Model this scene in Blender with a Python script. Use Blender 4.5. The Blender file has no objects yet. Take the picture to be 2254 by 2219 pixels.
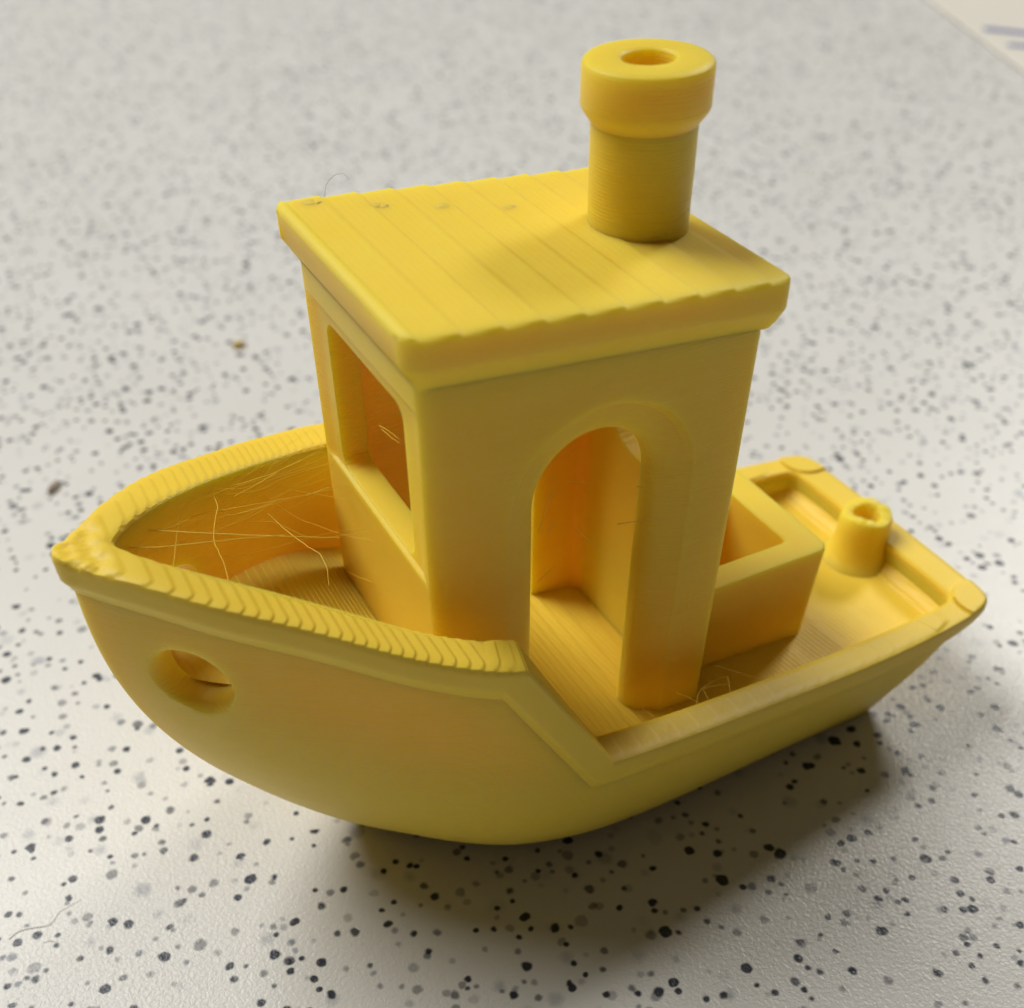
import bpy, bmesh, math, random
import numpy as np
from mathutils import Vector, Matrix

random.seed(7)
rng = np.random.default_rng(7)
MM = 0.001
scene = bpy.context.scene
col = scene.collection

# ------------------------------------------------------------------ camera
cam_d = bpy.data.cameras.new("camera")
cam = bpy.data.objects.new("camera", cam_d)
col.objects.link(cam)
CX, CY, CZ = 31.569, 52.692, 65.862
YAW, PITCH, ROLL, FPX = -0.458, 0.754, -0.022, 2506.285
PX, PY, PW, PH = 1101.291, 1442.096, 2254.0, 2219.0
ct, st = math.cos(PITCH), math.sin(PITCH)
fwd = Vector((math.sin(YAW) * ct, -math.cos(YAW) * ct, -st))
rgt = Vector((-math.cos(YAW), -math.sin(YAW), 0))
upv = rgt.cross(fwd)
cr, sr = math.cos(ROLL), math.sin(ROLL)
r2 = cr * rgt + sr * upv
u2 = -sr * rgt + cr * upv
cam.matrix_world = Matrix(((r2.x, u2.x, -fwd.x, CX * MM), (r2.y, u2.y, -fwd.y, CY * MM),
                           (r2.z, u2.z, -fwd.z, CZ * MM), (0, 0, 0, 1)))
cam_d.sensor_width = 36
cam_d.lens = FPX / PW * 36
cam_d.shift_x = (PW / 2 - PX) / PW
cam_d.shift_y = (PY - PH / 2) / PW
cam_d.clip_start = 0.002
cam_d.clip_end = 20
cam_d.dof.use_dof = True
cam_d.dof.focus_distance = 0.068
cam_d.dof.aperture_fstop = 42
scene.camera = cam

# ------------------------------------------------------------------ light
world = bpy.data.worlds.new("World")
scene.world = world
world.use_nodes = True
bg = world.node_tree.nodes["Background"]
bg.inputs[0].default_value = (1.0, 0.93, 0.82, 1)
bg.inputs[1].default_value = 0.045
scene.view_settings.view_transform = 'Standard'
scene.view_settings.look = 'None'
scene.view_settings.exposure = 0.0
scene.view_settings.gamma = 1.0


def area_light(name, direction, dist, size, power, color):
    d = bpy.data.lights.new(name, 'AREA')
    d.shape = 'DISK'
    d.size = size
    d.energy = power
    d.color = color
    o = bpy.data.objects.new(name, d)
    v = Vector(direction).normalized()
    o.location = v * dist
    o.rotation_euler = v.to_track_quat('Z', 'Y').to_euler()
    col.objects.link(o)
    return o


area_light("ceiling_lamp", (0.42, -0.68, 1.0), 1.3, 0.85, 16.8, (1.0, 0.985, 0.945))
area_light("desk_lamp", (-1.15, -0.58, 1.0), 1.3, 0.27, 5.2, (1.0, 0.97, 0.90))

# ------------------------------------------------------------------ material helpers
def new_mat(name):
    m = bpy.data.materials.new(name)
    m.use_nodes = True
    nt = m.node_tree
    return m, nt, nt.nodes["Principled BSDF"]


def N(nt, kind, **kw):
    n = nt.nodes.new(kind)
    for k, v in kw.items():
        setattr(n, k, v)
    return n


def math_node(nt, op, a, b=None, c=None, clamp=False):
    n = nt.nodes.new("ShaderNodeMath")
    n.operation = op
    n.use_clamp = clamp
    for i, v in enumerate((a, b, c)):
        if v is None:
            continue
        if isinstance(v, (int, float)):
            n.inputs[i].default_value = v
        else:
            nt.links.new(v, n.inputs[i])
    return n.outputs[0]


def plastic(name, layer=0.5, raster=0.0, raster_dir=(1, 0, 0), rough=0.42, bevel=0.00016, sss=0.75, sss_r=0.0028):
    """yellow extruded plastic: 0.2 mm print layers as relief, faint mottling"""
    m, nt, p = new_mat(name)
    L = nt.links.new
    tc = N(nt, "ShaderNodeTexCoord")
    sep = N(nt, "ShaderNodeSeparateXYZ")
    L(tc.outputs["Object"], sep.inputs[0])
    # slight wobble so that layers are not ruler straight
    wob = N(nt, "ShaderNodeTexNoise")
    wob.inputs["Scale"].default_value = 260
    wob.inputs["Detail"].default_value = 2
    L(tc.outputs["Object"], wob.inputs["Vector"])
    zz = math_node(nt, 'MULTIPLY', sep.outputs[2], 5000.0 * 2 * math.pi)
    zz = math_node(nt, 'MULTIPLY_ADD', wob.outputs[0], 1.6, zz)
    lay = math_node(nt, 'SINE', zz)
    # per layer random strength
    lid = math_node(nt, 'FLOOR', math_node(nt, 'MULTIPLY', sep.outputs[2], 5000.0))
    wn = N(nt, "ShaderNodeTexWhiteNoise", noise_dimensions='1D')
    L(lid, wn.inputs["W"])
    lay = math_node(nt, 'MULTIPLY_ADD', wn.outputs[0], 1.2, lay)
    h = math_node(nt, 'MULTIPLY', lay, 0.0000045 * layer)
    if raster:
        mp = N(nt, "ShaderNodeVectorMath", operation='DOT_PRODUCT')
        L(tc.outputs["Object"], mp.inputs[0])
        mp.inputs[1].default_value = raster_dir
        rr = math_node(nt, 'MULTIPLY', mp.outputs["Value"], 2500.0 * 2 * math.pi)
        rr = math_node(nt, 'MULTIPLY_ADD', wob.outputs[0], 2.0, rr)
        h = math_node(nt, 'MULTIPLY_ADD', math_node(nt, 'SINE', rr), 0.000004 * raster, h)
    fine = N(nt, "ShaderNodeTexNoise")
    fine.inputs["Scale"].default_value = 2600
    fine.inputs["Detail"].default_value = 3
    L(tc.outputs["Object"], fine.inputs["Vector"])
    h = math_node(nt, 'MULTIPLY_ADD', fine.outputs[0], 0.000016, h)
    big = N(nt, "ShaderNodeTexNoise")
    big.inputs["Scale"].default_value = 420
    big.inputs["Detail"].default_value = 2
    L(tc.outputs["Object"], big.inputs["Vector"])
    h = math_node(nt, 'MULTIPLY_ADD', big.outputs[0], 0.00003, h)
    if layer:
        mp2 = N(nt, "ShaderNodeMapping")
        mp2.inputs["Scale"].default_value = (45, 45, 1500)
        L(tc.outputs["Object"], mp2.inputs[0])
        ir = N(nt, "ShaderNodeTexNoise")
        ir.inputs["Scale"].default_value = 1.0
        ir.inputs["Detail"].default_value = 3
        L(mp2.outputs[0], ir.inputs["Vector"])
        h = math_node(nt, 'MULTIPLY_ADD', ir.outputs[0], 0.000060 * min(layer, 1.0), h)
    bump = N(nt, "ShaderNodeBump")
    bump.inputs["Distance"].default_value = 1.0
    bump.inputs["Strength"].default_value = 1.0
    L(h, bump.inputs["Height"])
    if bevel:
        bv = N(nt, "ShaderNodeBevel", samples=4)
        bv.inputs["Radius"].default_value = bevel
        L(bv.outputs[0], bump.inputs["Normal"])
    L(bump.outputs[0], p.inputs["Normal"])
    ramp = N(nt, "ShaderNodeMixRGB")
    ramp.inputs[1].default_value = (0.88, 0.620, 0.056, 1)
    ramp.inputs[2].default_value = (0.90, 0.655, 0.078, 1)
    L(big.outputs[0], ramp.inputs[0])
    L(ramp.outputs[0], p.inputs["Base Color"])
    p.inputs["Roughness"].default_value = rough
    p.inputs["Specular IOR Level"].default_value = 0.27
    p.inputs["Subsurface Weight"].default_value = sss
    p.inputs["Subsurface Radius"].default_value = (1.0, 0.72, 0.05)
    p.inputs["Subsurface Scale"].default_value = sss_r
    return m


M_HULL = plastic("hull_plastic", 2.0)
M_WALL = plastic("cabin_plastic", 2.2)
M_TOP = plastic("top_plastic", 0.0, 0.8, (0.0, 1, 0))
M_ROOF = plastic("roof_plastic", 0.12, 0.5, (1, 0, 0), rough=0.5)
M_DECK = plastic("deck_plastic", 0.0, 1.6, (1, 0.12, 0), sss=0.25, sss_r=0.0008)
M_CHIM = plastic("chimney_plastic", 2.4)
M_RIM = plastic("rim_plastic", 0.25, rough=0.45, bevel=0.0, sss=0.25, sss_r=0.0008)


def table_material():
    m, nt, p = new_mat("speckled_laminate")
    L = nt.links.new
    tc = N(nt, "ShaderNodeTexCoord")
    base = N(nt, "ShaderNodeTexNoise")
    base.inputs["Scale"].default_value = 45
    base.inputs["Detail"].default_value = 4
    L(tc.outputs["Object"], base.inputs["Vector"])
    c0 = N(nt, "ShaderNodeMixRGB")
    c0.inputs[1].default_value = (0.67, 0.660, 0.630, 1)
    c0.inputs[2].default_value = (0.75, 0.740, 0.712, 1)
    L(base.outputs[0], c0.inputs[0])
    cur = c0.outputs[0]
    wn = N(nt, "ShaderNodeTexNoise")
    wn.inputs["Scale"].default_value = 1500
    wn.inputs["Detail"].default_value = 2
    L(tc.outputs["Object"], wn.inputs["Vector"])

    def dots(cell, prob, r0, r1, soft, color, strength, seed):
        nonlocal cur
        mp = N(nt, "ShaderNodeMapping")
        mp.inputs["Location"].default_value = (seed * 0.37, seed * 0.71, 0.0)
        L(tc.outputs["Object"], mp.inputs[0])
        fl = N(nt, "ShaderNodeVectorMath", operation='MULTIPLY')
        L(mp.outputs[0], fl.inputs[0])
        fl.inputs[1].default_value = (1, 1, 0)
        # wobble outline of every dot
        ad = N(nt, "ShaderNodeVectorMath", operation='MULTIPLY_ADD')
        L(wn.outputs["Color"], ad.inputs[0])
        ad.inputs[1].default_value = (cell * 0.22, cell * 0.22, 0)
        L(fl.outputs[0], ad.inputs[2])
        v = N(nt, "ShaderNodeTexVoronoi", voronoi_dimensions='2D', feature='F1')
        v.inputs["Scale"].default_value = 1.0 / cell
        v.inputs["Randomness"].default_value = 1.0
        L(ad.outputs[0], v.inputs["Vector"])
        sc = N(nt, "ShaderNodeSeparateColor")
        L(v.outputs["Color"], sc.inputs[0])
        cl = N(nt, "ShaderNodeTexNoise")
        cl.inputs["Scale"].default_value = 260
        cl.inputs["Detail"].default_value = 1
        L(v.outputs["Position"], cl.inputs["Vector"])
        pr = math_node(nt, 'MULTIPLY_ADD', cl.outputs[0], 6.5 * prob, -2.25 * prob)
        on = math_node(nt, 'LESS_THAN', sc.outputs[0], pr)
        rad = math_node(nt, 'MULTIPLY_ADD', math_node(nt, 'POWER', sc.outputs[1], 2.0), (r1 - r0) / cell, r0 / cell)
        d = math_node(nt, 'SUBTRACT', rad, v.outputs["Distance"])
        a = math_node(nt, 'MULTIPLY_ADD', d, cell / soft, 0.5, clamp=True)
        a = math_node(nt, 'MULTIPLY', a, on)
        stg = math_node(nt, 'MULTIPLY_ADD', sc.outputs[2], strength * 0.75, strength * 0.25)
        a = math_node(nt, 'MULTIPLY', a, stg, clamp=True)
        mx = N(nt, "ShaderNodeMixRGB")
        mx.inputs[2].default_value = color
        L(a, mx.inputs[0])
        L(cur, mx.inputs[1])
        cur = mx.outputs[0]

    K = MM
    dots(2.1 * K, 0.20, 0.25 * K, 0.62 * K, 0.50 * K, (0.26, 0.28, 0.33, 1), 0.6, 1)
    dots(1.3 * K, 0.17, 0.17 * K, 0.36 * K, 0.20 * K, (0.14, 0.155, 0.195, 1), 0.9, 2)
    dots(1.2 * K, 0.27, 0.17 * K, 0.36 * K, 0.17 * K, (0.026, 0.031, 0.050, 1), 1.5, 3)
    dots(1.7 * K, 0.29, 0.22 * K, 0.46 * K, 0.19 * K, (0.022, 0.027, 0.045, 1), 1.5, 4)
    L(cur, p.inputs["Base Color"])
    # pebbled surface grain
    g = N(nt, "ShaderNodeTexNoise")
    g.inputs["Scale"].default_value = 3600
    g.inputs["Detail"].default_value = 2.5
    g.inputs["Distortion"].default_value = 0.6
    L(tc.outputs["Object"], g.inputs["Vector"])
    h = math_node(nt, 'MULTIPLY', g.outputs[0], 0.000050)
    bump = N(nt, "ShaderNodeBump")
    bump.inputs["Distance"].default_value = 1.0
    L(h, bump.inputs["Height"])
    L(bump.outputs[0], p.inputs["Normal"])
    p.inputs["Roughness"].default_value = 0.31
    p.inputs["Specular IOR Level"].default_value = 0.38
    return m


def simple_mat(name, color, rough=0.6, noise=0.0, scale=800):
    m, nt, p = new_mat(name)
    p.inputs["Roughness"].default_value = rough
    tc = N(nt, "ShaderNodeTexCoord")
    n = N(nt, "ShaderNodeTexNoise")
    n.inputs["Scale"].default_value = scale
    n.inputs["Detail"].default_value = 3
    nt.links.new(tc.outputs["Object"], n.inputs["Vector"])
    mx = N(nt, "ShaderNodeMixRGB")
    mx.inputs[1].default_value = tuple(c * (1 - noise) for c in color) + (1,)
    mx.inputs[2].default_value = tuple(min(1, c * (1 + noise)) for c in color) + (1,)
    nt.links.new(n.outputs[0], mx.inputs[0])
    nt.links.new(mx.outputs[0], p.inputs["Base Color"])
    return m


# ------------------------------------------------------------------ mesh helpers (all lengths in mm)
def link(name, me, mat, parent=None, sharp=32):
    o = bpy.data.objects.new(name, me)
    if mat is not None:
        me.materials.clear()
        me.materials.append(mat)
    col.objects.link(o)
    if parent is not None:
        o.parent = parent
    if sharp is not None and len(me.polygons):
        me.shade_smooth()
        me.set_sharp_from_angle(angle=math.radians(sharp))
    return o


def mesh(name, verts, faces):
    me = bpy.data.meshes.new(name)
    me.from_pydata([tuple(float(c) * MM for c in v) for v in verts], [], faces)
    me.validate()
    bm = bmesh.new()
    bm.from_mesh(me)
    bmesh.ops.remove_doubles(bm, verts=bm.verts, dist=1e-7)
    bmesh.ops.recalc_face_normals(bm, faces=bm.faces)
    bm.to_mesh(me)
    bm.free()
    return me


def loft(rings, close_ring=True, cap=True, close_path=False):
    """rings: array (n, m, 3) -> verts, faces"""
    R = np.asarray(rings, float)
    n, m = R.shape[:2]
    V = R.reshape(-1, 3)
    F = []
    for i in range(n if close_path else n - 1):
        j = (i + 1) % n
        for k in range(m if close_ring else m - 1):
            l = (k + 1) % m
            F.append((i * m + k, i * m + l, j * m + l, j * m + k))
    if cap and close_ring and not close_path:
        F.append(tuple(range(m))[::-1])
        F.append(tuple((n - 1) * m + k for k in range(m)))
    return V, F


def rounded_rect(x0, x1, y0, y1, r, seg=8):
    pts = []
    for cx, cy, a0 in ((x1 - r, y1 - r, 0), (x0 + r, y1 - r, 90), (x0 + r, y0 + r, 180), (x1 - r, y0 + r, 270)):
        for k in range(seg + 1):
            a = math.radians(a0 + 90 * k / seg)
            pts.append((cx + r * math.cos(a), cy + r * math.sin(a)))
    return np.array(pts)


def prism_z(outline, zs, insets=None):
    rings = []
    for z in zs:
        rings.append([(x, y, z) for x, y in outline])
    return loft(rings)


def lathe(profile, seg=96, center=(0, 0)):
    rings = []
    for r, z in profile:
        rings.append([(center[0] + r * math.cos(2 * math.pi * k / seg), center[1] + r * math.sin(2 * math.pi * k / seg), z) for k in range(seg)])
    return rings


def boolean(o, cutters):
    for c in cutters:
        md = o.modifiers.new("cut", 'BOOLEAN')
        md.operation = 'DIFFERENCE'
        md.solver = 'EXACT'
        md.object = c
    dg = bpy.context.evaluated_depsgraph_get()
    dg.update()
    me = bpy.data.meshes.new_from_object(o.evaluated_get(dg))
    o.modifiers.clear()
    old = o.data
    o.data = me
    bpy.data.meshes.remove(old)
    for c in cutters:
        d = c.data
        bpy.data.objects.remove(c)
        bpy.data.meshes.remove(d)


def cutter(V, F):
    return link("cutter", mesh("cutter", V, F), None, None, None)


def catmull(P, n_per):
    P = np.asarray(P, float)
    a = P[1].copy(); a[1] = -a[1]
    b = P[-2].copy(); b[1] = -b[1]
    Q = np.vstack([a, P, b])
    out = []
    for i in range(1, len(Q) - 2):
        p0, p1, p2, p3 = Q[i - 1], Q[i], Q[i + 1], Q[i + 2]
        t0 = 0.0
        t1 = t0 + max(np.linalg.norm(p1 - p0), 1e-6) ** 0.5
        t2 = t1 + max(np.linalg.norm(p2 - p1), 1e-6) ** 0.5
        t3 = t2 + max(np.linalg.norm(p3 - p2), 1e-6) ** 0.5
        last = i == len(Q) - 3
        for t in np.linspace(t1, t2, n_per + (1 if last else 0), endpoint=last):
            A1 = (t1 - t) / (t1 - t0) * p0 + (t - t0) / (t1 - t0) * p1
            A2 = (t2 - t) / (t2 - t1) * p1 + (t - t1) / (t2 - t1) * p2
            A3 = (t3 - t) / (t3 - t2) * p2 + (t - t2) / (t3 - t2) * p3
            B1 = (t2 - t) / (t2 - t0) * A1 + (t - t0) / (t2 - t0) * A2
            B2 = (t3 - t) / (t3 - t1) * A2 + (t - t1) / (t3 - t1) * A3
            out.append((t2 - t) / (t2 - t1) * B1 + (t - t1) / (t2 - t1) * B2)
    return np.array(out)


def smooth_interp(x, xs, ys):
    """monotone cubic (pchip-like) interpolation"""
    xs = np.asarray(xs, float); ys = np.asarray(ys, float); x = np.asarray(x, float)
    h = np.diff(xs); d = np.diff(ys) / h
    m = np.zeros_like(ys)
    m[1:-1] = np.where(d[:-1] * d[1:] > 0, 2 * d[:-1] * d[1:] / (d[:-1] + d[1:] + 1e-12), 0)
    m[0], m[-1] = d[0], d[-1]
    i = np.clip(np.searchsorted(xs, x) - 1, 0, len(h) - 1)
    t = np.clip((x - xs[i]) / h[i], 0, 1)
    return ((2 * t**3 - 3 * t**2 + 1) * ys[i] + (t**3 - 2 * t**2 + t) * h[i] * m[i]
            + (-2 * t**3 + 3 * t**2) * ys[i + 1] + (t**3 - t**2) * h[i] * m[i + 1])


# ------------------------------------------------------------------ table
TABLE = table_material()
V, F = loft([[(-900, -900, -30), (700, -900, -30), (700, 500, -30), (-900, 500, -30)],
             [(-900, -900, 0), (700, -900, 0), (700, 500, 0), (-900, 500, 0)]])
table = link("tabletop", mesh("tabletop", V, F), TABLE, None, None)
table["kind"] = "structure"

# ------------------------------------------------------------------ the boat
boat = bpy.data.objects.new("toy_boat", None)
boat.empty_display_size = 0.01
col.objects.link(boat)
boat["label"] = "yellow plastic toy tugboat with cabin and chimney standing on the speckled tabletop"
boat["category"] = "toy boat"

RIM = [(-30.4, 0), (-30.35, 5), (-30.2, 9), (-29.9, 10.4), (-29.2, 10.95), (-28, 11.15), (-23, 11.8), (-15, 12.7), (-8, 13.3),
       (0, 13.8), (5, 14), (9, 13.9), (12.5, 13.4), (16.5, 11.6), (20.8, 8.9), (25, 6.2), (28, 3.5), (30.2, 1.2), (31.1, 0)]
INN = [(-27.9, 0), (-27.9, 4.5), (-27.85, 8), (-27.7, 9.1), (-27.3, 9.55), (-26.5, 9.75), (-22.5, 10.1), (-14.7, 10.9), (-7.8, 11.5),
       (0, 11.9), (5, 12.0), (8.7, 11.9), (11.8, 11.3), (15.3, 9.8), (19.3, 7.4), (23.3, 4.8), (26.2, 2.6), (27.9, 0.9), (28.4, 0)]
BOT = [(-22.7, 0), (-22.7, 4.2), (-22.65, 7.8), (-22.55, 8.9), (-22.1, 9.4), (-21, 9.55), (-17, 9.5), (-11, 9.5), (-5.5, 9.6),
       (0, 9.6), (3.5, 9.2), (6, 8.5), (8.3, 7.6), (10.8, 6.3), (13.2, 4.6), (15.3, 2.9), (16.7, 1.5), (17.4, 0.5), (17.6, 0)]

AFT_X = [-31, -23, -15, -8, 0, 5, 9]
AFT_Z = [9.8, 10.1, 11.0, 12.0, 13.0, 13.7, 14.4]
FORE_X = [9, 11, 12.3, 16, 19.8, 24.7, 28, 31.2]
FORE_Z = [23.6, 23.9, 24.2, 25.3, 26.7, 28.3, 29.1, 29.5]
BRK0, BRK1 = 5.2, 11.0


def sheer(x):
    """top of the gunwale"""
    x = np.asarray(x, float)
    a = smooth_interp(x, AFT_X, AFT_Z)
    f = smooth_interp(x, FORE_X, FORE_Z)
    za, zf = 13.73, 23.9
    brk = za + (zf - za) * (x - BRK0) / (BRK1 - BRK0)
    return np.where(x <= BRK0, a, np.where(x >= BRK1, f, brk))


def sheer_low(x):
    """lower edge of the rubbing strip, a parallel of the sheer"""
    x = np.asarray(x, float)
    a = smooth_interp(x, AFT_X, AFT_Z) - 2.0
    f = smooth_interp(x, FORE_X, FORE_Z) - 2.1
    za, zf = 13.73, 23.9
    brk = za + (zf - za) * (x - 2.2 - BRK0) / (BRK1 - BRK0)
    return np.minimum(np.where(x < 9, np.maximum(a, np.minimum(brk, f)), np.minimum(brk, f)), np.where(x < 9, 99, f))


def zA(x):
    x = np.asarray(x, float)
    t = np.clip((x - 5) / 26.1, 0, 1)
    return np.where(x <= 5, smooth_interp(x, AFT_X, AFT_Z), 13.7 + (29.4 - 13.7) * t ** 1.3)


DK_X = [-30, -28, -16.7, -5.4, 0, 5, 9.5, 13.75, 19, 22.5, 25, 30]
DK_Z = [7.4, 7.4, 7.9, 8.6, 9.3, 11.0, 13.2, 16.1, 19.0, 19.95, 20.05, 20.1]


def deck_z(x):
    return smooth_interp(x, DK_X, DK_Z)


NP = 14
rimc, innc, botc = catmull(RIM, NP), catmull(INN, NP), catmull(BOT, NP)
nS = len(rimc)


def hull_point(rim, bot, z):
    x = rim[:, 0]
    za = zA(x)
    u = np.clip(z / za, 0, 1)
    stern = np.clip((-24 - x) / 5, 0, 1)
    p = 2.2 * (1 - stern) + 1.25 * stern
    cut = 0.88 * (1 - stern) + 1.0 * stern
    g = 1 - (1 - np.clip(u / cut, 0, 1)) ** p
    return bot + (rim - bot) * g[:, None]


def mirror_ring(P):
    """half loop (stern centre to bow) -> closed ring"""
    return np.vstack([P, (P * np.array([1, -1, 1]))[-2:0:-1]])


ztop = sheer(rimc[:, 0]) - 0.6
rings = []
nU = 46
for k in range(nU + 1):
    u = (k / nU) ** 1.25
    z = ztop * u
    xy = hull_point(rimc, botc, z) * 1.0
    rings.append(mirror_ring(np.column_stack([xy, z])))
# inside: down to below the deck
zin = deck_z(innc[:, 0])
for k in range(0, 9):
    t = k / 8
    z = (ztop - 0.05) * (1 - t) + (zin - 0.07) * t
    rings.append(mirror_ring(np.column_stack([innc, z])))
rings = np.array(rings)
V, F = loft(rings, True, False)
m = rings.shape[1]
F.append(tuple(range(m))[::-1])
top0, hm = (len(rings) - 1) * m, nS - 1            # floor under the deck: rungs from side to side
for i in range(hm):
    a, b = top0 + i, top0 + i + 1
    c, d = top0 + (m - i - 1) % m, top0 + (m - i) % m
    F.append(tuple(dict.fromkeys((a, b, c, d))))
hull = link("hull", mesh("hull", V, F), M_HULL, boat, None)

# hawse holes through the bow plating, rounded lips
HAWSE_X = 26.9


def hawse_cutter(side):
    z = 21.7
    surf = hull_point(rimc, botc, np.full(nS, z))
    i = int(np.argmin(np.abs(surf[:, 0] - HAWSE_X) + (surf[:, 1] < 1) * 99))
    tg = surf[i + 1] - surf[i - 1]
    c = Vector((surf[i, 0], surf[i, 1] * side, z))
    ax = Vector((-tg[1], tg[0] * side, 0)).normalized()
    if ax.y * side < 0:
        ax = -ax
    axh = ax.copy()
    up_, dn_ = (hull_point(rimc[i:i + 1], botc[i:i + 1], np.array([z + q]))[0] for q in (0.8, -0.8))
    lean = ((up_[0] - dn_[0]) * ax.x + (up_[1] - dn_[1]) * abs(ax.y)) / 1.6
    ax.z = -lean
    ax.normalize()
    e1 = Vector((0, 0, 1)).cross(ax).normalized()
    e2 = ax.cross(e1)
    rings = []
    prof = [(-3.3, 2.05), (-1.1, 2.05)]
    for k in range(1, 13):
        a = math.radians(90 * k / 12)
        prof.append((-1.1 + 1.15 * math.sin(a), 2.05 + 0.75 * (1 - math.cos(a))))
    prof.append((3.0, 2.8))
    for s, r in prof:
        rings.append([tuple(c + (ax * s if s > -1.2 else ax * -1.1 + axh * (s + 1.1)) + e1 * (r * 1.08 * math.cos(2 * math.pi * k / 48)) + e2 * (r * math.sin(2 * math.pi * k / 48))) for k in range(48)])
    return cutter(*loft(rings))


boolean(hull, [hawse_cutter(1), hawse_cutter(-1)])
hull.data.materials.clear(); hull.data.materials.append(M_HULL)
hull.data.shade_smooth(); hull.data.set_sharp_from_angle(angle=math.radians(50))

# deck: every printed layer is a real step
xs = np.arange(-28.6, 29.0, 0.07)
inx = innc[:, 0]
order = np.argsort(inx)
half = np.interp(xs, inx[order], innc[order, 1])
half = np.where(xs < -27.6, 9.3, half)
ts = np.linspace(-1, 1, 81)
ts = np.sign(ts) * (1 - (1 - np.abs(ts)) ** 1.5)
rows = []
H = 0.2
for x, hw in zip(xs, half):
    y = ts * (hw + (0.3 if x < 22 else 0.06))
    d = np.maximum(hw - np.abs(y), 0)
    fil = 0.3 * np.exp(-d / 0.5) * (1 - np.clip((x - 6) / 6, 0, 1)) + 0.9 * np.exp(-max(x + 27.9, 0) / 0.6)
    z = deck_z(x) + fil
    q = z / H
    f = q - np.floor(q)
    amt = 0.35 + 0.6 * min(max((x - 12) / 4, 0), 1)
    z = z * (1 - amt) + amt * H * (np.floor(q) + np.clip((f - 0.78) / 0.22, 0, 1))
    rows.append(np.column_stack([np.full_like(y, x), y, z]))
V, F = loft(np.array(rows), False, False)
deck = link("deck", mesh("deck", V, F), M_DECK, boat, 40)

# gunwale: a ring with stepped top layers
NPF = 120
rimf, innf = catmull(RIM, NPF), catmull(INN, NPF)
s = np.concatenate([[0], np.cumsum(np.linalg.norm(np.diff(rimf, axis=0), axis=1))])
sn = np.arange(0, s[-1], 0.032)
rimf = np.column_stack([np.interp(sn, s, rimf[:, 0]), np.interp(sn, s, rimf[:, 1])])
innf = np.column_stack([np.interp(sn, s, innf[:, 0]), np.interp(sn, s, innf[:, 1])])
rimf[-1, 1] = innf[-1, 1] = 0
tang = np.gradient(rimf, axis=0)
nor = np.column_stack([tang[:, 1], -tang[:, 0]])
nor /= np.linalg.norm(nor, axis=1)[:, None]
nor *= np.where((nor[:, 0] * (rimf - innf)[:, 0] + nor[:, 1] * (rimf - innf)[:, 1]) < 0, -1, 1)[:, None]
OUT = 0.55


def stair(z, ramp=0.15):
    q = z / H
    f = q - np.floor(q)
    return H * (np.floor(q) + np.clip((f - (1 - ramp)) / ramp, 0, 1))


cols = []
lowz = sheer_low(rimf[:, 0])
# rubbing strip, from below: cove, face, rounded shoulder
hp = lambda z: hull_point(rimf, catmull_bot(sn, s), z)
botf = catmull(BOT, NPF)
sb = s
botf = np.column_stack([np.interp(sn, s, botf[:, 0]), np.interp(sn, s, botf[:, 1])])
zs0 = sheer(rimf[:, 0])
for dz, off in ((-0.9, -0.15), (-0.55, 0.04), (-0.3, 0.13), (0.0, 0.28), (0.25, 0.43), (0.5, 0.5), (0.8, 0.53)):
    z = lowz + dz
    p = hull_point(rimf, botf, np.minimum(z, zs0 - 0.6)) + nor * off
    cols.append(np.column_stack([p, z]))
hpt = hull_point(rimf, botf, zs0 - 0.6)
cols.append(np.column_stack([hpt + nor * OUT, zs0 - 0.62]))
outer = hpt + nor * OUT
# layers drawn on the shoulder
nT = 22
pos = rimf[:, 0]
for k in range(nT + 1):
    t = k / nT
    xy = outer * (1 - t) + (innf - 0.0) * t
    e = max(0.0, (abs(2 * t - 1) - 0.62) / 0.38)
    wd = np.linalg.norm(outer - innf, axis=1)
    dist = np.minimum(t * wd, (1 - t) * wd * 1.6)
    RR_ = 0.85
    drop = 0.27 * (RR_ - np.sqrt(np.maximum(RR_ ** 2 - np.maximum(RR_ - dist, 0) ** 2, 0)))
    z = sheer(xy[:, 0]) if False else zs0
    # the sheer follows x, so read it at the point itself (layers run square to the keel)
    zx = sheer(xy[:, 0])
    blend = np.clip((np.abs(pos - 8.1) - 4.2) / 0.6, 0, 1)
    z = zs0 * (1 - blend) + zx * blend
    corner = 0.22 * (np.hypot(xy[:, 0] + 29.6, xy[:, 1] - 10.6) < 2.1)
    am = (0.09 + 0.34 * np.clip((pos - 11.0) / 1.8, 0, 1)) * np.where(pos > -25, 1, 1) + np.where(pos < -24, 0.5, 0)
    zz = am * stair(z + corner - drop) + (1 - am) * (z + corner - drop - H * 0.5)
    steep = (pos > BRK0 + 0.1) & (pos < BRK1 - 0.1)
    zz = np.where(steep, z - drop, zz)
    xy = xy - nor * 0.0
    if k == 0:
        zz = zz - 0.10
        xy = xy - nor * 0.0
    if 0 < k < 3:
        xy = xy + nor * 0.02
    cols.append(np.column_stack([xy, zz]))
cols.append(np.column_stack([innf + nor * 0.02, zs0 - 0.7]))
cols.append(np.column_stack([innf + nor * 0.35, zs0 - 0.9]))
A = np.array(cols).transpose(1, 0, 2)
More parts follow.
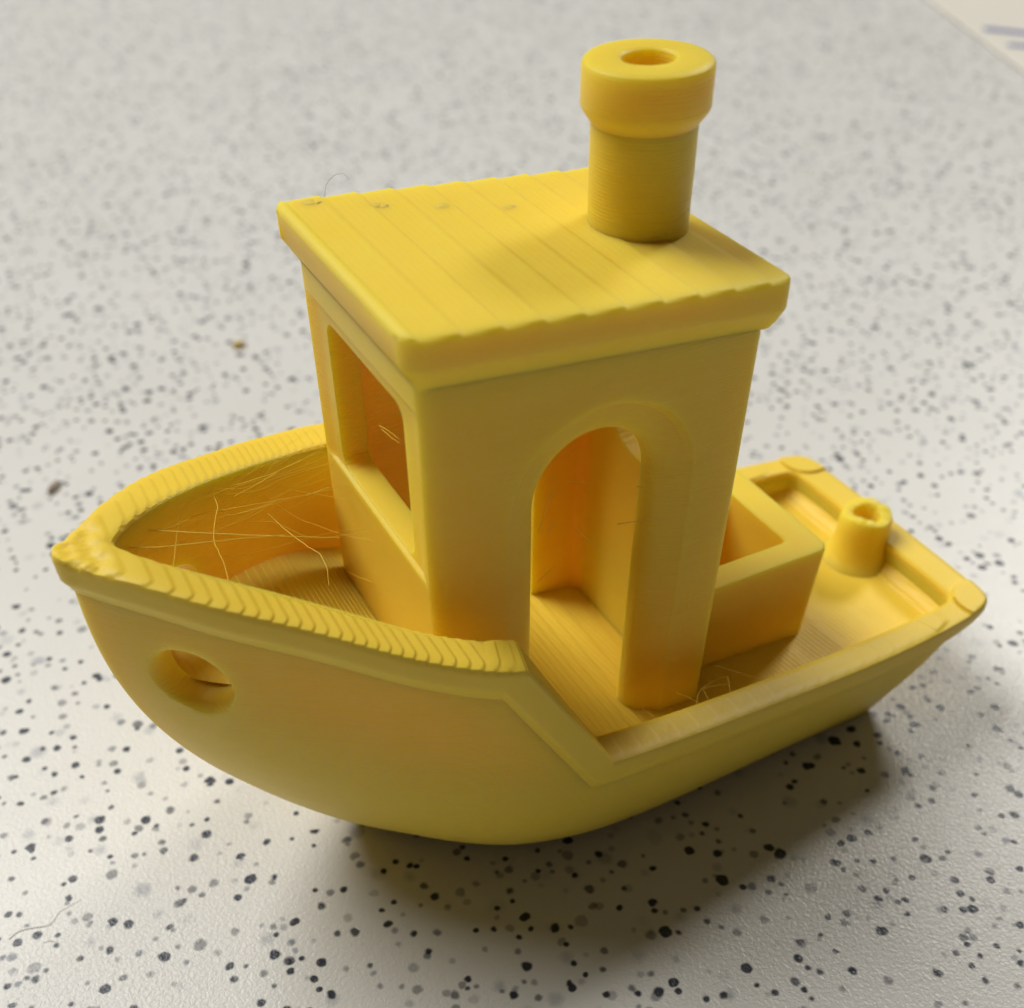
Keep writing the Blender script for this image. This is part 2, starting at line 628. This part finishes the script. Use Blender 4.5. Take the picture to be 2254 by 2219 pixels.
# ragged, badly fused plastic where the layers end at the stem head
from mathutils import noise as mnoise
for i in range(A.shape[0]):
    if A[i, 10, 0] > 27.5:
        for k in range(7, A.shape[1] - 2):
            x_, y_, z_ = A[i, k]
            w_ = max(0.0, min(1.0, (x_ - 28.6) / 1.2))
            if w_ > 0:
                nz = mnoise.noise((x_ * 1.1, y_ * 1.1, 3.1)) * 1.1 + mnoise.noise((x_ * 3.6, y_ * 3.6, 9.0)) * 0.2
                A[i, k, 2] += w_ * (nz * 0.24 - 0.05)          # (n along, m around, 3)
A = np.vstack([A, (A * np.array([1, -1, 1]))[-2:0:-1]])
V, F = loft(A, True, False, True)
rim = link("gunwale", mesh("gunwale", V, F), M_RIM, boat, 35)

# cabin ------------------------------------------------------------------
CXF, CXR, CW = 13.75, -6.7, 8.45
ol = rounded_rect(CXR, CXF, -CW, CW, 0.75, 8)
V, F = prism_z(ol, np.linspace(6.5, 38.2, 40))
# trim the top along the sloping roof
V = V.copy()
roof_top = lambda x: 41.45 - (14.6 - x) * math.tan(math.radians(5.2))
m_ = V[:, 2] > 38.1
V[m_, 2] = np.array([roof_top(x) - 1.4 for x in V[m_, 0]])
cabin = link("cabin", mesh("cabin", V, F), M_WALL, boat, None)
V, F = prism_z(rounded_rect(-5.0, CXF - 2.0, -6.3, 6.3, 0.9, 8), [5.5, 35.6])
V = V.copy()
for i in range(len(V)):
    if V[i, 2] > 30:
        V[i, 2] = roof_top(V[i, 0]) - 3.2
cuts = [cutter(V, F)]


def door_outline(off, cx=3.0, R=3.85, zc=28.4, zb=4.0):
    pts = [(cx + R + off, zb)]
    for k in range(33):
        a = math.pi * k / 32
        pts.append((cx + (R + off) * math.cos(a), zc + (R + off) * math.sin(a)))
    pts.append((cx - R - off, zb))
    return pts


def door_cutter(side):
    prof = [(5.0, 0.0), (CW - 1.55, 0.0)]
    for k in range(1, 13):
        a = math.radians(62 * k / 12)
        prof.append((CW - 1.6 + 1.40 * math.sin(a) / math.sin(math.radians(62)), 1.85 * (1 - math.cos(a)) / (1 - math.cos(math.radians(62)))))
    prof.append((CW + 0.02, 2.25))
    prof.append((CW + 0.8, 2.5))
    rings = []
    for i, (y, o) in enumerate(prof):
        k = min(max(i - 1, 0), 12) / 12 if i < 14 else 0
        # the moulding over the arch sits a little deeper than along the jambs
        rings.append([(x, side * (y - 0.32 * k * min(max((z - 28.4) / 4.0, 0), 1) ** 1.5), z) for x, z in door_outline(o)])
    return cutter(*loft(rings))


cuts += [door_cutter(1), door_cutter(-1)]


def prism_x(outline, xs_):
    return loft([[(x, y, z) for y, z in outline] for x in xs_])


cuts.append(cutter(*prism_x(rounded_rect(-5.55, 5.4, 26.0, 35.7, 1.0, 6), [CXF - 3.5, CXF + 1])))
cuts.append(cutter(*loft([[(x, y, z) for y, z in rounded_rect(-hw, hw, z0, z1, 0.5, 4)] for x, hw, z0, z1 in
                          ((CXF - 0.3, 7.0, 25.95, 36.5), (CXF + 0.03, 8.0, 25.8, 36.75), (CXF + 1, 8.1, 25.7, 36.8))])))
circ = lambda r: np.array([(r * math.cos(2 * math.pi * k / 64), 28.4 + r * math.sin(2 * math.pi * k / 64)) for k in range(64)])
cuts.append(cutter(*prism_x(circ(4.5), [CXR - 1, CXR + 3])))
cuts.append(cutter(*prism_x(circ(6.0), [CXR - 1, CXR + 0.3])))
boolean(cabin, cuts)
for v in cabin.data.vertices:                      # the printed cabin narrows a little towards its foot at the back
    k = min(max((CXF - v.co.x / MM) / (CXF - CXR), 0), 1)
    v.co.x += MM * 0.031 * k * (36.0 - v.co.z / MM)
cabin.data.materials.clear(); cabin.data.materials.append(M_WALL)
cabin.data.shade_smooth(); cabin.data.set_sharp_from_angle(angle=math.radians(28))

# roof: stepped top, vertical fascia, cove
RXF, RXR, RW, RR = 14.6, -7.75, 9.3, 1.25
def roof_w(x, inset=0.0):
    d = min(x - RXR, RXF - x)
    if d < RR:
        return RW - RR + math.sqrt(max(RR * RR - (RR - d) ** 2, 0))
    return RW

xs = sorted(set(np.round(np.concatenate([np.arange(RXR, RXF, 0.12), RXR + RR * (1 - np.cos(np.linspace(0, math.pi / 2, 12))), RXF - RR * (1 - np.cos(np.linspace(0, math.pi / 2, 12)))]), 4)))
rings = []
for x in xs:
    w = roof_w(x)
    zt = roof_top(x)
    q = zt / H
    ph = q - math.floor(q)
    zq = zt * 0.5 + 0.5 * H * (math.floor(q) + min(max((ph - 0.88) / 0.12, 0), 1))
    ee = max(0.0, 1 - min(x - RXR, RXF - x) / 0.5)
    zq -= 0.28 * ee * ee
    tooth = 0.2 * ph if ph < 0.93 else 0.2 * (1 - (ph - 0.93) / 0.07)
    dx_in = min(x - RXR, RXF - x)
    k = (w / RW)
    zb = zt - 1.75
    half = [(w * 0.0, zb - 1.35), (max(w - 0.85, 0.05), zb - 1.35), (max(w - 0.55, 0.05), zb - 0.95), (max(w - 0.12, 0.05), zb - 0.22), (w - 0.03, zb - 0.06), (w, zb + 0.05),
            (w, zb + 0.6), (w, zt - 0.45), (w - 0.03, zt - 0.25), (w - 0.10 - tooth * 0.5, zq - 0.08), (w - 0.22 - tooth, zq - 0.02)]
    for f in (0.95, 0.75, 0.5, 0.25, 0.0):
        half.append(((w - 0.3 - tooth) * f, zq))
    ring = [(x, y, z) for y, z in half] + [(x, -y, z) for y, z in half[-2:0:-1]]
    # cove also at the two ends
    ring2 = []
    for (xx, y, z) in ring:
        dz = zb - z
        if dz > 0:
            c = 0.85 * dz / 1.35
            xx = min(max(xx, RXR + c), RXF - c)
        ring2.append((xx, y, z))
    rings.append(ring2)
V, F = loft(rings)
roof = link("roof", mesh("roof", V, F), M_ROOF, boat, 30)

# chimney
CH = (-3.55, 0.0)
base = roof_top(CH[0]) - 1.2
tube = [(0.01, base), (2.85, base), (2.85, 42), (2.87, 45.0)]
V, F = loft(lathe([(2.85, base), (2.83, 41), (2.86, 43), (2.86, 45.9), (1.4, 45.9), (1.4, base)], 96, CH), True, False, False)
nR = 6
chim = link("chimney", mesh("chimney", V, F), M_CHIM, boat, 30)
prof = [(2.8, 45.15), (2.88, 45.3), (3.36, 45.95), (3.43, 46.15), (3.43, 47.95), (3.38, 48.18), (3.22, 48.31), (3.0, 48.35), (1.55, 48.35), (1.40, 48.25), (1.36, 47.8), (1.36, 40.0), (0.02, 40.0)]
V, F = loft(lathe(prof, 96, CH), True, False)
V = V.copy()
for i in range(len(V)):                       # the printed bore is not quite round
    dx, dy = V[i, 0] - CH[0], V[i, 1] - CH[1]
    r = math.hypot(dx, dy)
    if 1.2 < r < 1.6:
        a = math.atan2(dy, dx)
        f = 1 + 0.035 * math.sin(2 * a + 1) + 0.012 * math.sin(5 * a)
        V[i, 0], V[i, 1] = CH[0] + dx * f, CH[1] + dy * f
cap = link("chimney_cap", mesh("chimney_cap", V, F), M_CHIM, chim, 30)

# cargo box
V, F = [], []
bx0, bx1, by, bz = -17.85, -6.5, 5.95, 15.8
rings = []
for z, ins in ((6.0, 0.9), (8.0, 0.6), (15.5, 0.02), (15.7, 0.06), (15.8, 0.2)):
    rings.append([(x, y, z) for x, y in rounded_rect(bx0 + ins, bx1, -by + ins * 0.2, by - ins * 0.2, 0.95, 8)])
for z, ins in ((15.8, 0.0), (15.7, 0.1), (6.9, 0.12)):
    rings.append([(x, y, z) for x, y in rounded_rect(-15.6 + ins, -8.2 - ins, -4.0 + ins, 4.0 - ins, 0.5, 8)])
V, F = loft(rings)
box = link("cargo_box", mesh("cargo_box", V, F), M_WALL, boat, 30)

# rod holder on the stern
RH = (-27.2, 0.0)
prof = [(3.3, 6.9), (3.0, 7.4), (2.55, 7.9), (2.3, 8.5), (2.12, 9.4), (2.05, 10.6), (2.0, 11.5), (1.88, 11.72), (1.6, 11.75), (1.15, 11.72), (1.0, 11.5), (0.98, 8.0), (0.02, 8.0)]
V, F = loft(lathe(prof, 64, RH), True, False)
V = V.copy()
for i in range(len(V)):
    a = math.atan2(V[i, 1], V[i, 0] - RH[0])
    if V[i, 2] > 11.3:
        V[i, 2] += 0.16 * math.sin(2.2 * a + 0.5) + rng.normal(0, 0.05)
rod = link("rod_holder", mesh("rod_holder", V, F), M_HULL, boat, 40)

# ------------------------------------------------------------------ stringing: hair-thin plastic threads left by the print
def tube(points, r, seg=6, sub=5, jitter=0.03, taper=0.6):
    P = np.asarray(points, float)
    d = np.concatenate([[0], np.cumsum(np.linalg.norm(np.diff(P, axis=0), axis=1))])
    u = np.linspace(0, d[-1], max(8, sub * (len(P) - 1) + 1))
    Q = np.column_stack([smooth_interp(u, d, P[:, k]) for k in range(3)])
    if jitter:
        j = rng.normal(0, jitter, Q.shape)
        j[0] = j[-1] = 0
        Q = Q + j
    T = np.gradient(Q, axis=0)
    T /= np.linalg.norm(T, axis=1)[:, None] + 1e-9
    rings = []
    for i, (q, tt) in enumerate(zip(Q, T)):
        a = np.cross(tt, (0.13, 0.2, 0.97)); a /= np.linalg.norm(a) + 1e-9
        b = np.cross(tt, a)
        rr = r * (1 - taper * (i / len(Q)) ** 2)
        rings.append([q + rr * (math.cos(2 * math.pi * k / seg) * a + math.sin(2 * math.pi * k / seg) * b) for k in range(seg)])
    return loft(rings)


M_THREAD = plastic("thread_plastic", 0.0, bevel=0.0, sss=0.0, rough=0.35)
STRANDS = [
    ((28.21, -3.83, 27.40), (24.03, -1.06, 27.40), (20.35, 1.27, 27.40), (17.00, 3.25, 27.40)),
    ((28.70, -1.82, 27.60), (26.38, -0.49, 27.60), (23.48, 0.50, 27.60), (21.43, 1.16, 27.60), (19.68, 1.81, 27.60)),
    ((27.73, -0.30, 27.00), (26.70, -2.57, 27.00), (25.69, -4.92, 27.00)),
    ((26.22, 1.67, 26.80), (25.04, -1.67, 26.80), (24.01, -4.81, 26.80)),
    ((28.65, -1.72, 27.30), (27.46, -2.09, 27.30), (26.53, -2.62, 27.30), (25.16, -2.33, 27.30), (23.94, -2.59, 27.30)),
    ((21.79, -5.88, 26.50), (21.88, -4.45, 26.50), (22.57, -2.61, 26.50), (23.15, -0.51, 26.50), (23.17, 0.93, 26.50), (23.42, 2.76, 26.50), (23.85, 5.07, 26.50)),
    ((23.26, -7.66, 26.20), (21.96, -6.69, 26.20), (20.33, -6.25, 26.20), (18.52, -6.29, 26.20), (16.58, -6.64, 26.20), (13.99, -7.58, 26.20)),
    ((20.58, -5.68, 25.80), (18.54, -6.45, 25.80), (16.40, -7.32, 25.80), (14.14, -7.81, 25.80)),
    ((23.94, -4.75, 26.00), (21.96, -4.48, 26.00), (20.00, -4.07, 26.00), (17.40, -3.64, 26.00)),
    ((18.77, -5.55, 24.00), (18.37, -3.52, 24.00), (17.73, -1.26, 24.00), (17.32, 0.04, 24.00), (17.45, 1.33, 24.00), (17.94, 2.83, 24.00)),
    ((25.69, 0.58, 25.50), (25.21, 0.28, 25.50), (24.81, -0.08, 25.50)),
    ((21.80, -5.33, 25.50), (21.07, -4.29, 25.50), (19.30, -4.31, 25.50), (17.95, -4.58, 25.50)),
    ((16.29, -4.82, 25.00), (15.13, -4.95, 25.00), (13.69, -4.79, 25.00)),
    ((14.00, -6.65, 16.89), (14.00, -4.56, 17.90), (14.00, -1.14, 19.83)),
    ((-2.74, 9.66, 11.60), (-3.39, 10.93, 11.60), (-3.58, 11.46, 11.60)),
    ((-2.99, 11.85, 11.60), (-3.47, 10.97, 11.60), (-4.45, 10.19, 11.60), (-5.85, 9.91, 11.60), (-6.73, 10.08, 11.60)),
    ((-6.62, 10.02, 11.60), (-6.02, 11.17, 11.60), (-5.54, 12.22, 11.60)),
    ((-6.46, 8.72, 11.60), (-7.53, 10.05, 11.60), (-8.44, 11.28, 11.60), (-9.20, 12.22, 11.60)),
    ((0.10, 9.92, 11.60), (-0.20, 10.93, 11.60), (-0.42, 11.73, 11.60)),
    ((-4.45, 10.34, 11.60), (-4.25, 11.10, 11.60), (-3.90, 11.77, 11.60)),
    ((-4.53, 10.23, 11.60), (-5.52, 10.38, 11.60), (-6.22, 10.64, 11.60)),
    ((6.83, 7.60, 27.04), (6.42, 7.60, 28.10), (5.91, 7.60, 29.53)),
    ((6.29, 7.60, 26.59), (5.95, 7.60, 27.19), (5.53, 7.60, 27.66)),
    ((6.09, 7.60, 28.96), (5.95, 7.60, 29.23), (5.54, 7.60, 29.73)),
    ((6.26, 7.60, 30.28), (6.08, 7.60, 30.37), (5.93, 7.60, 30.44)),
    ((5.02, 7.60, 29.87), (4.41, 7.60, 29.65), (3.71, 7.60, 29.38)),
    ((6.84, 7.60, 23.44), (6.21, 7.60, 23.78), (5.54, 7.60, 24.29)),
    ((4.38, 7.60, 26.55), (3.37, 7.60, 25.15), (2.69, 7.60, 24.55)),
    ((1.54, 7.60, 25.71), (0.04, 7.60, 25.45), (-1.58, 7.60, 25.14)),
    ((0.40, 7.60, 27.99), (0.07, 7.60, 27.90), (-0.26, 7.60, 27.81)),
    ((12.60, -0.67, 31.16), (12.60, 1.05, 31.66), (12.60, 2.30, 31.91)),
    ((12.60, -0.44, 31.06), (12.60, 0.98, 31.34), (12.60, 2.24, 31.64)),
]
for i, pts in enumerate(STRANDS):
    r = 0.042 if i < 2 else (0.03 if i < 14 else 0.024)
    V, F = tube(pts, r, jitter=0.008 if i < 2 else 0.014)
    link("plastic_strand", mesh("plastic_strand", V, F), M_THREAD, boat, 80)
# finer threads slung from plating to plating and to the cabin front
def on_wall(x, side):
    return float(np.interp(x, inx[order], innc[order, 1])) * side


for i in range(18):
    z = rng.uniform(23.5, 27.6)
    x0 = rng.uniform(17, 27.0)
    a = np.array([x0, on_wall(x0, -1), min(z, float(sheer(x0)) - 0.6)])
    kind = rng.random()
    if kind < 0.4:                     # along the far plating towards the cabin
        x1 = max(13.9, x0 - rng.uniform(3, 9)); y1 = on_wall(x1, -1) + rng.uniform(0, 2.5)
    elif kind < 0.95:                    # to the cabin front
        x1 = 13.8; y1 = rng.uniform(-7.5, 0)
    else:                               # across to the near plating
        x1 = x0 + rng.uniform(-4, 1); y1 = on_wall(x1, 1)
    b = np.array([x1, y1, a[2] + rng.uniform(-0.5, 0.2)])
    ln = np.linalg.norm(b - a)
    m1, m2 = a * 0.65 + b * 0.35, a * 0.3 + b * 0.7
    for q in (m1, m2):
        q[2] -= 0.05 * ln * rng.random(); q[:2] += rng.normal(0, 0.05 * ln, 2)
    V, F = tube([a, m1, m2, b], rng.uniform(0.009, 0.015), jitter=0.010)
    link("plastic_strand", mesh("plastic_strand", V, F), M_THREAD, boat, 80)

M_LUMP = simple_mat("lump_plastic", (0.80, 0.60, 0.07), 0.5, 0.06)
# lumps left on the roof where each layer started
def lump(name, c, r, seed, mat, parent, squash=0.5, freq=1.6):
    bm = bmesh.new()
    bmesh.ops.create_icosphere(bm, subdivisions=3, radius=1.0)
    for v in bm.verts:
        n = mnoise.noise(v.co * freq + Vector((seed * 3.1, seed, 0)))
        v.co = v.co * (1 + 0.55 * n)
        v.co = Vector((v.co.x * r[0], v.co.y * r[1], v.co.z * r[2])) * MM
    me = bpy.data.meshes.new(name)
    bm.to_mesh(me); bm.free()
    o = link(name, me, mat, parent, 60)
    o.location = Vector(c) * MM
    return o


def roof_surf(x):
    q = roof_top(x) / H
    ph = q - math.floor(q)
    return roof_top(x) * 0.5 + 0.5 * H * (math.floor(q) + min(max((ph - 0.88) / 0.12, 0), 1))


for i, (x, y, r) in enumerate(((12.67, -8.35, 0.42), (12.2, -8.1, 0.25), (9.41, -6.95, 0.42), (8.9, -6.6, 0.26), (5.8, -5.7, 0.4), (2.26, -4.5, 0.36))):
    lump("seam_lump", (x, y, roof_surf(x) - 0.03), (r * 1.1, r * 0.9, 0.085), i + 2.3, M_LUMP, roof, freq=1.5)
V, F = tube([(11.49, -9.0, 41.05), (11.36, -9.0, 41.62), (11.02, -9.0, 41.98), (10.67, -9.0, 42.15), (10.33, -9.0, 42.14), (9.92, -9.0, 41.74)], 0.010, jitter=0.0)
M_HAIR = simple_mat("dark_fibre", (0.12, 0.10, 0.08), 0.5)
link("fine_fibre", mesh("fine_fibre", V, F), M_HAIR, roof, 80)

# ------------------------------------------------------------------ bits lying on the table
def tag(o, label, cat):
    o["label"] = label
    o["category"] = cat
    return o


V, F = tube([(42.47, -0.89, 0.04), (41.72, -1.22, 0.05), (40.68, -0.99, 0.05), (39.86, -0.77, 0.06), (39.41, -1.06, 0.05), (39.01, -1.49, 0.05), (38.33, -1.67, 0.05), (37.42, -1.84, 0.04)], 0.02, jitter=0.0)
M_FIB = simple_mat("grey_fibre", (0.40, 0.33, 0.25), 0.5)
tag(link("fibre", mesh("fibre", V, F), M_FIB, None, 80), "long thin brown hair-like fibre lying on the tabletop in front of the bow", "fibre")
V, F = tube([(40.48, 0.46, 0.04), (40.10, 0.49, 0.05), (39.64, 0.90, 0.04)], 0.014, jitter=0.0)
tag(link("fibre", mesh("fibre", V, F), M_FIB, None, 80), "very short curled fibre beside the longer hair-like fibre on the tabletop", "fibre")
M_CHIP = simple_mat("brown_chip", (0.36, 0.29, 0.235), 0.6, 0.3, 1500)
o = lump("brown_chip", (29.25, -53.2, 0.35), (1.1, 0.32, 0.3), 1.7, M_CHIP, None)
o.rotation_euler = (0, 0, math.radians(52 + 180))
tag(o, "dark brown elongated crumb on the tabletop left of the bow", "crumb")
M_CRUMB = simple_mat("pale_yellow_crumb", (0.62, 0.46, 0.16), 0.5, 0.2, 1500)
o = lump("yellow_crumb", (3.6, -72.9, 0.3), (0.75, 0.55, 0.4), 4.2, M_CRUMB, None)
tag(o, "small pale yellow crumb on the tabletop behind the boat", "crumb")

# ------------------------------------------------------------------ pale tray with blue stripes at the far edge
tray = bpy.data.objects.new("tray", None)
tray.empty_display_size = 0.01
col.objects.link(tray)
tray.location = Vector((-165.0, -130.0, 0)) * MM
tray.rotation_euler = (0, 0, math.atan2(47.6, 19.8))
tag(tray, "pale cream tray with blue stripes lying at the far corner of the tabletop", "tray")
M_TRAY = simple_mat("cream_tray", (0.69, 0.655, 0.58), 0.5, 0.04, 60)
M_BLUE = simple_mat("blue_print", (0.07, 0.10, 0.33), 0.4, 0.1, 300)
# local x runs along the near edge, local y away from the boat
rings = []
for z, ins in ((0.0, 0.9), (0.15, 0.4), (0.4, 0.2), (0.65, 0.5), (0.8, 1.2), (0.85, 2.2)):
    rings.append([(x, y, z) for x, y in rounded_rect(-75 + ins, 95 - ins, -1.0 + ins, 110 - ins, 14 - ins, 10)])
V, F = loft(rings)
link("tray_body", mesh("tray_body", V, F), M_TRAY, tray, 40)
inv = tray.matrix_world.copy()
rot = Matrix.Rotation(-tray.rotation_euler.z, 4, 'Z')
for p0, p1, wd in (((-164.7, -124.8), (-169.8, -117.8), 1.2), ((-160.8, -114.6), (-168.0, -107.0), 1.0), ((-156.3, -104.8), (-162.8, -98.3), 1.2)):
    a = rot @ Vector((p0[0] + 165, p0[1] + 130, 0)); b = rot @ Vector((p1[0] + 165, p1[1] + 130, 0))
    d = (b - a).normalized(); n = Vector((-d.y, d.x, 0))
    ring = []
    for zz in (0.82, 0.90):
        ring.append([tuple(Vector((q.x, q.y, zz))) for q in (a + n * wd * 0.3, a + d * 0.6 + n * wd, b - d * 0.6 + n * wd, b + n * wd * 0.3, b - n * wd * 0.3, b - d * 0.6 - n * wd, a + d * 0.6 - n * wd, a - n * wd * 0.3)])
    V, F = loft(ring)
    link("blue_stripe", mesh("blue_stripe", V, F), M_BLUE, tray, 30)
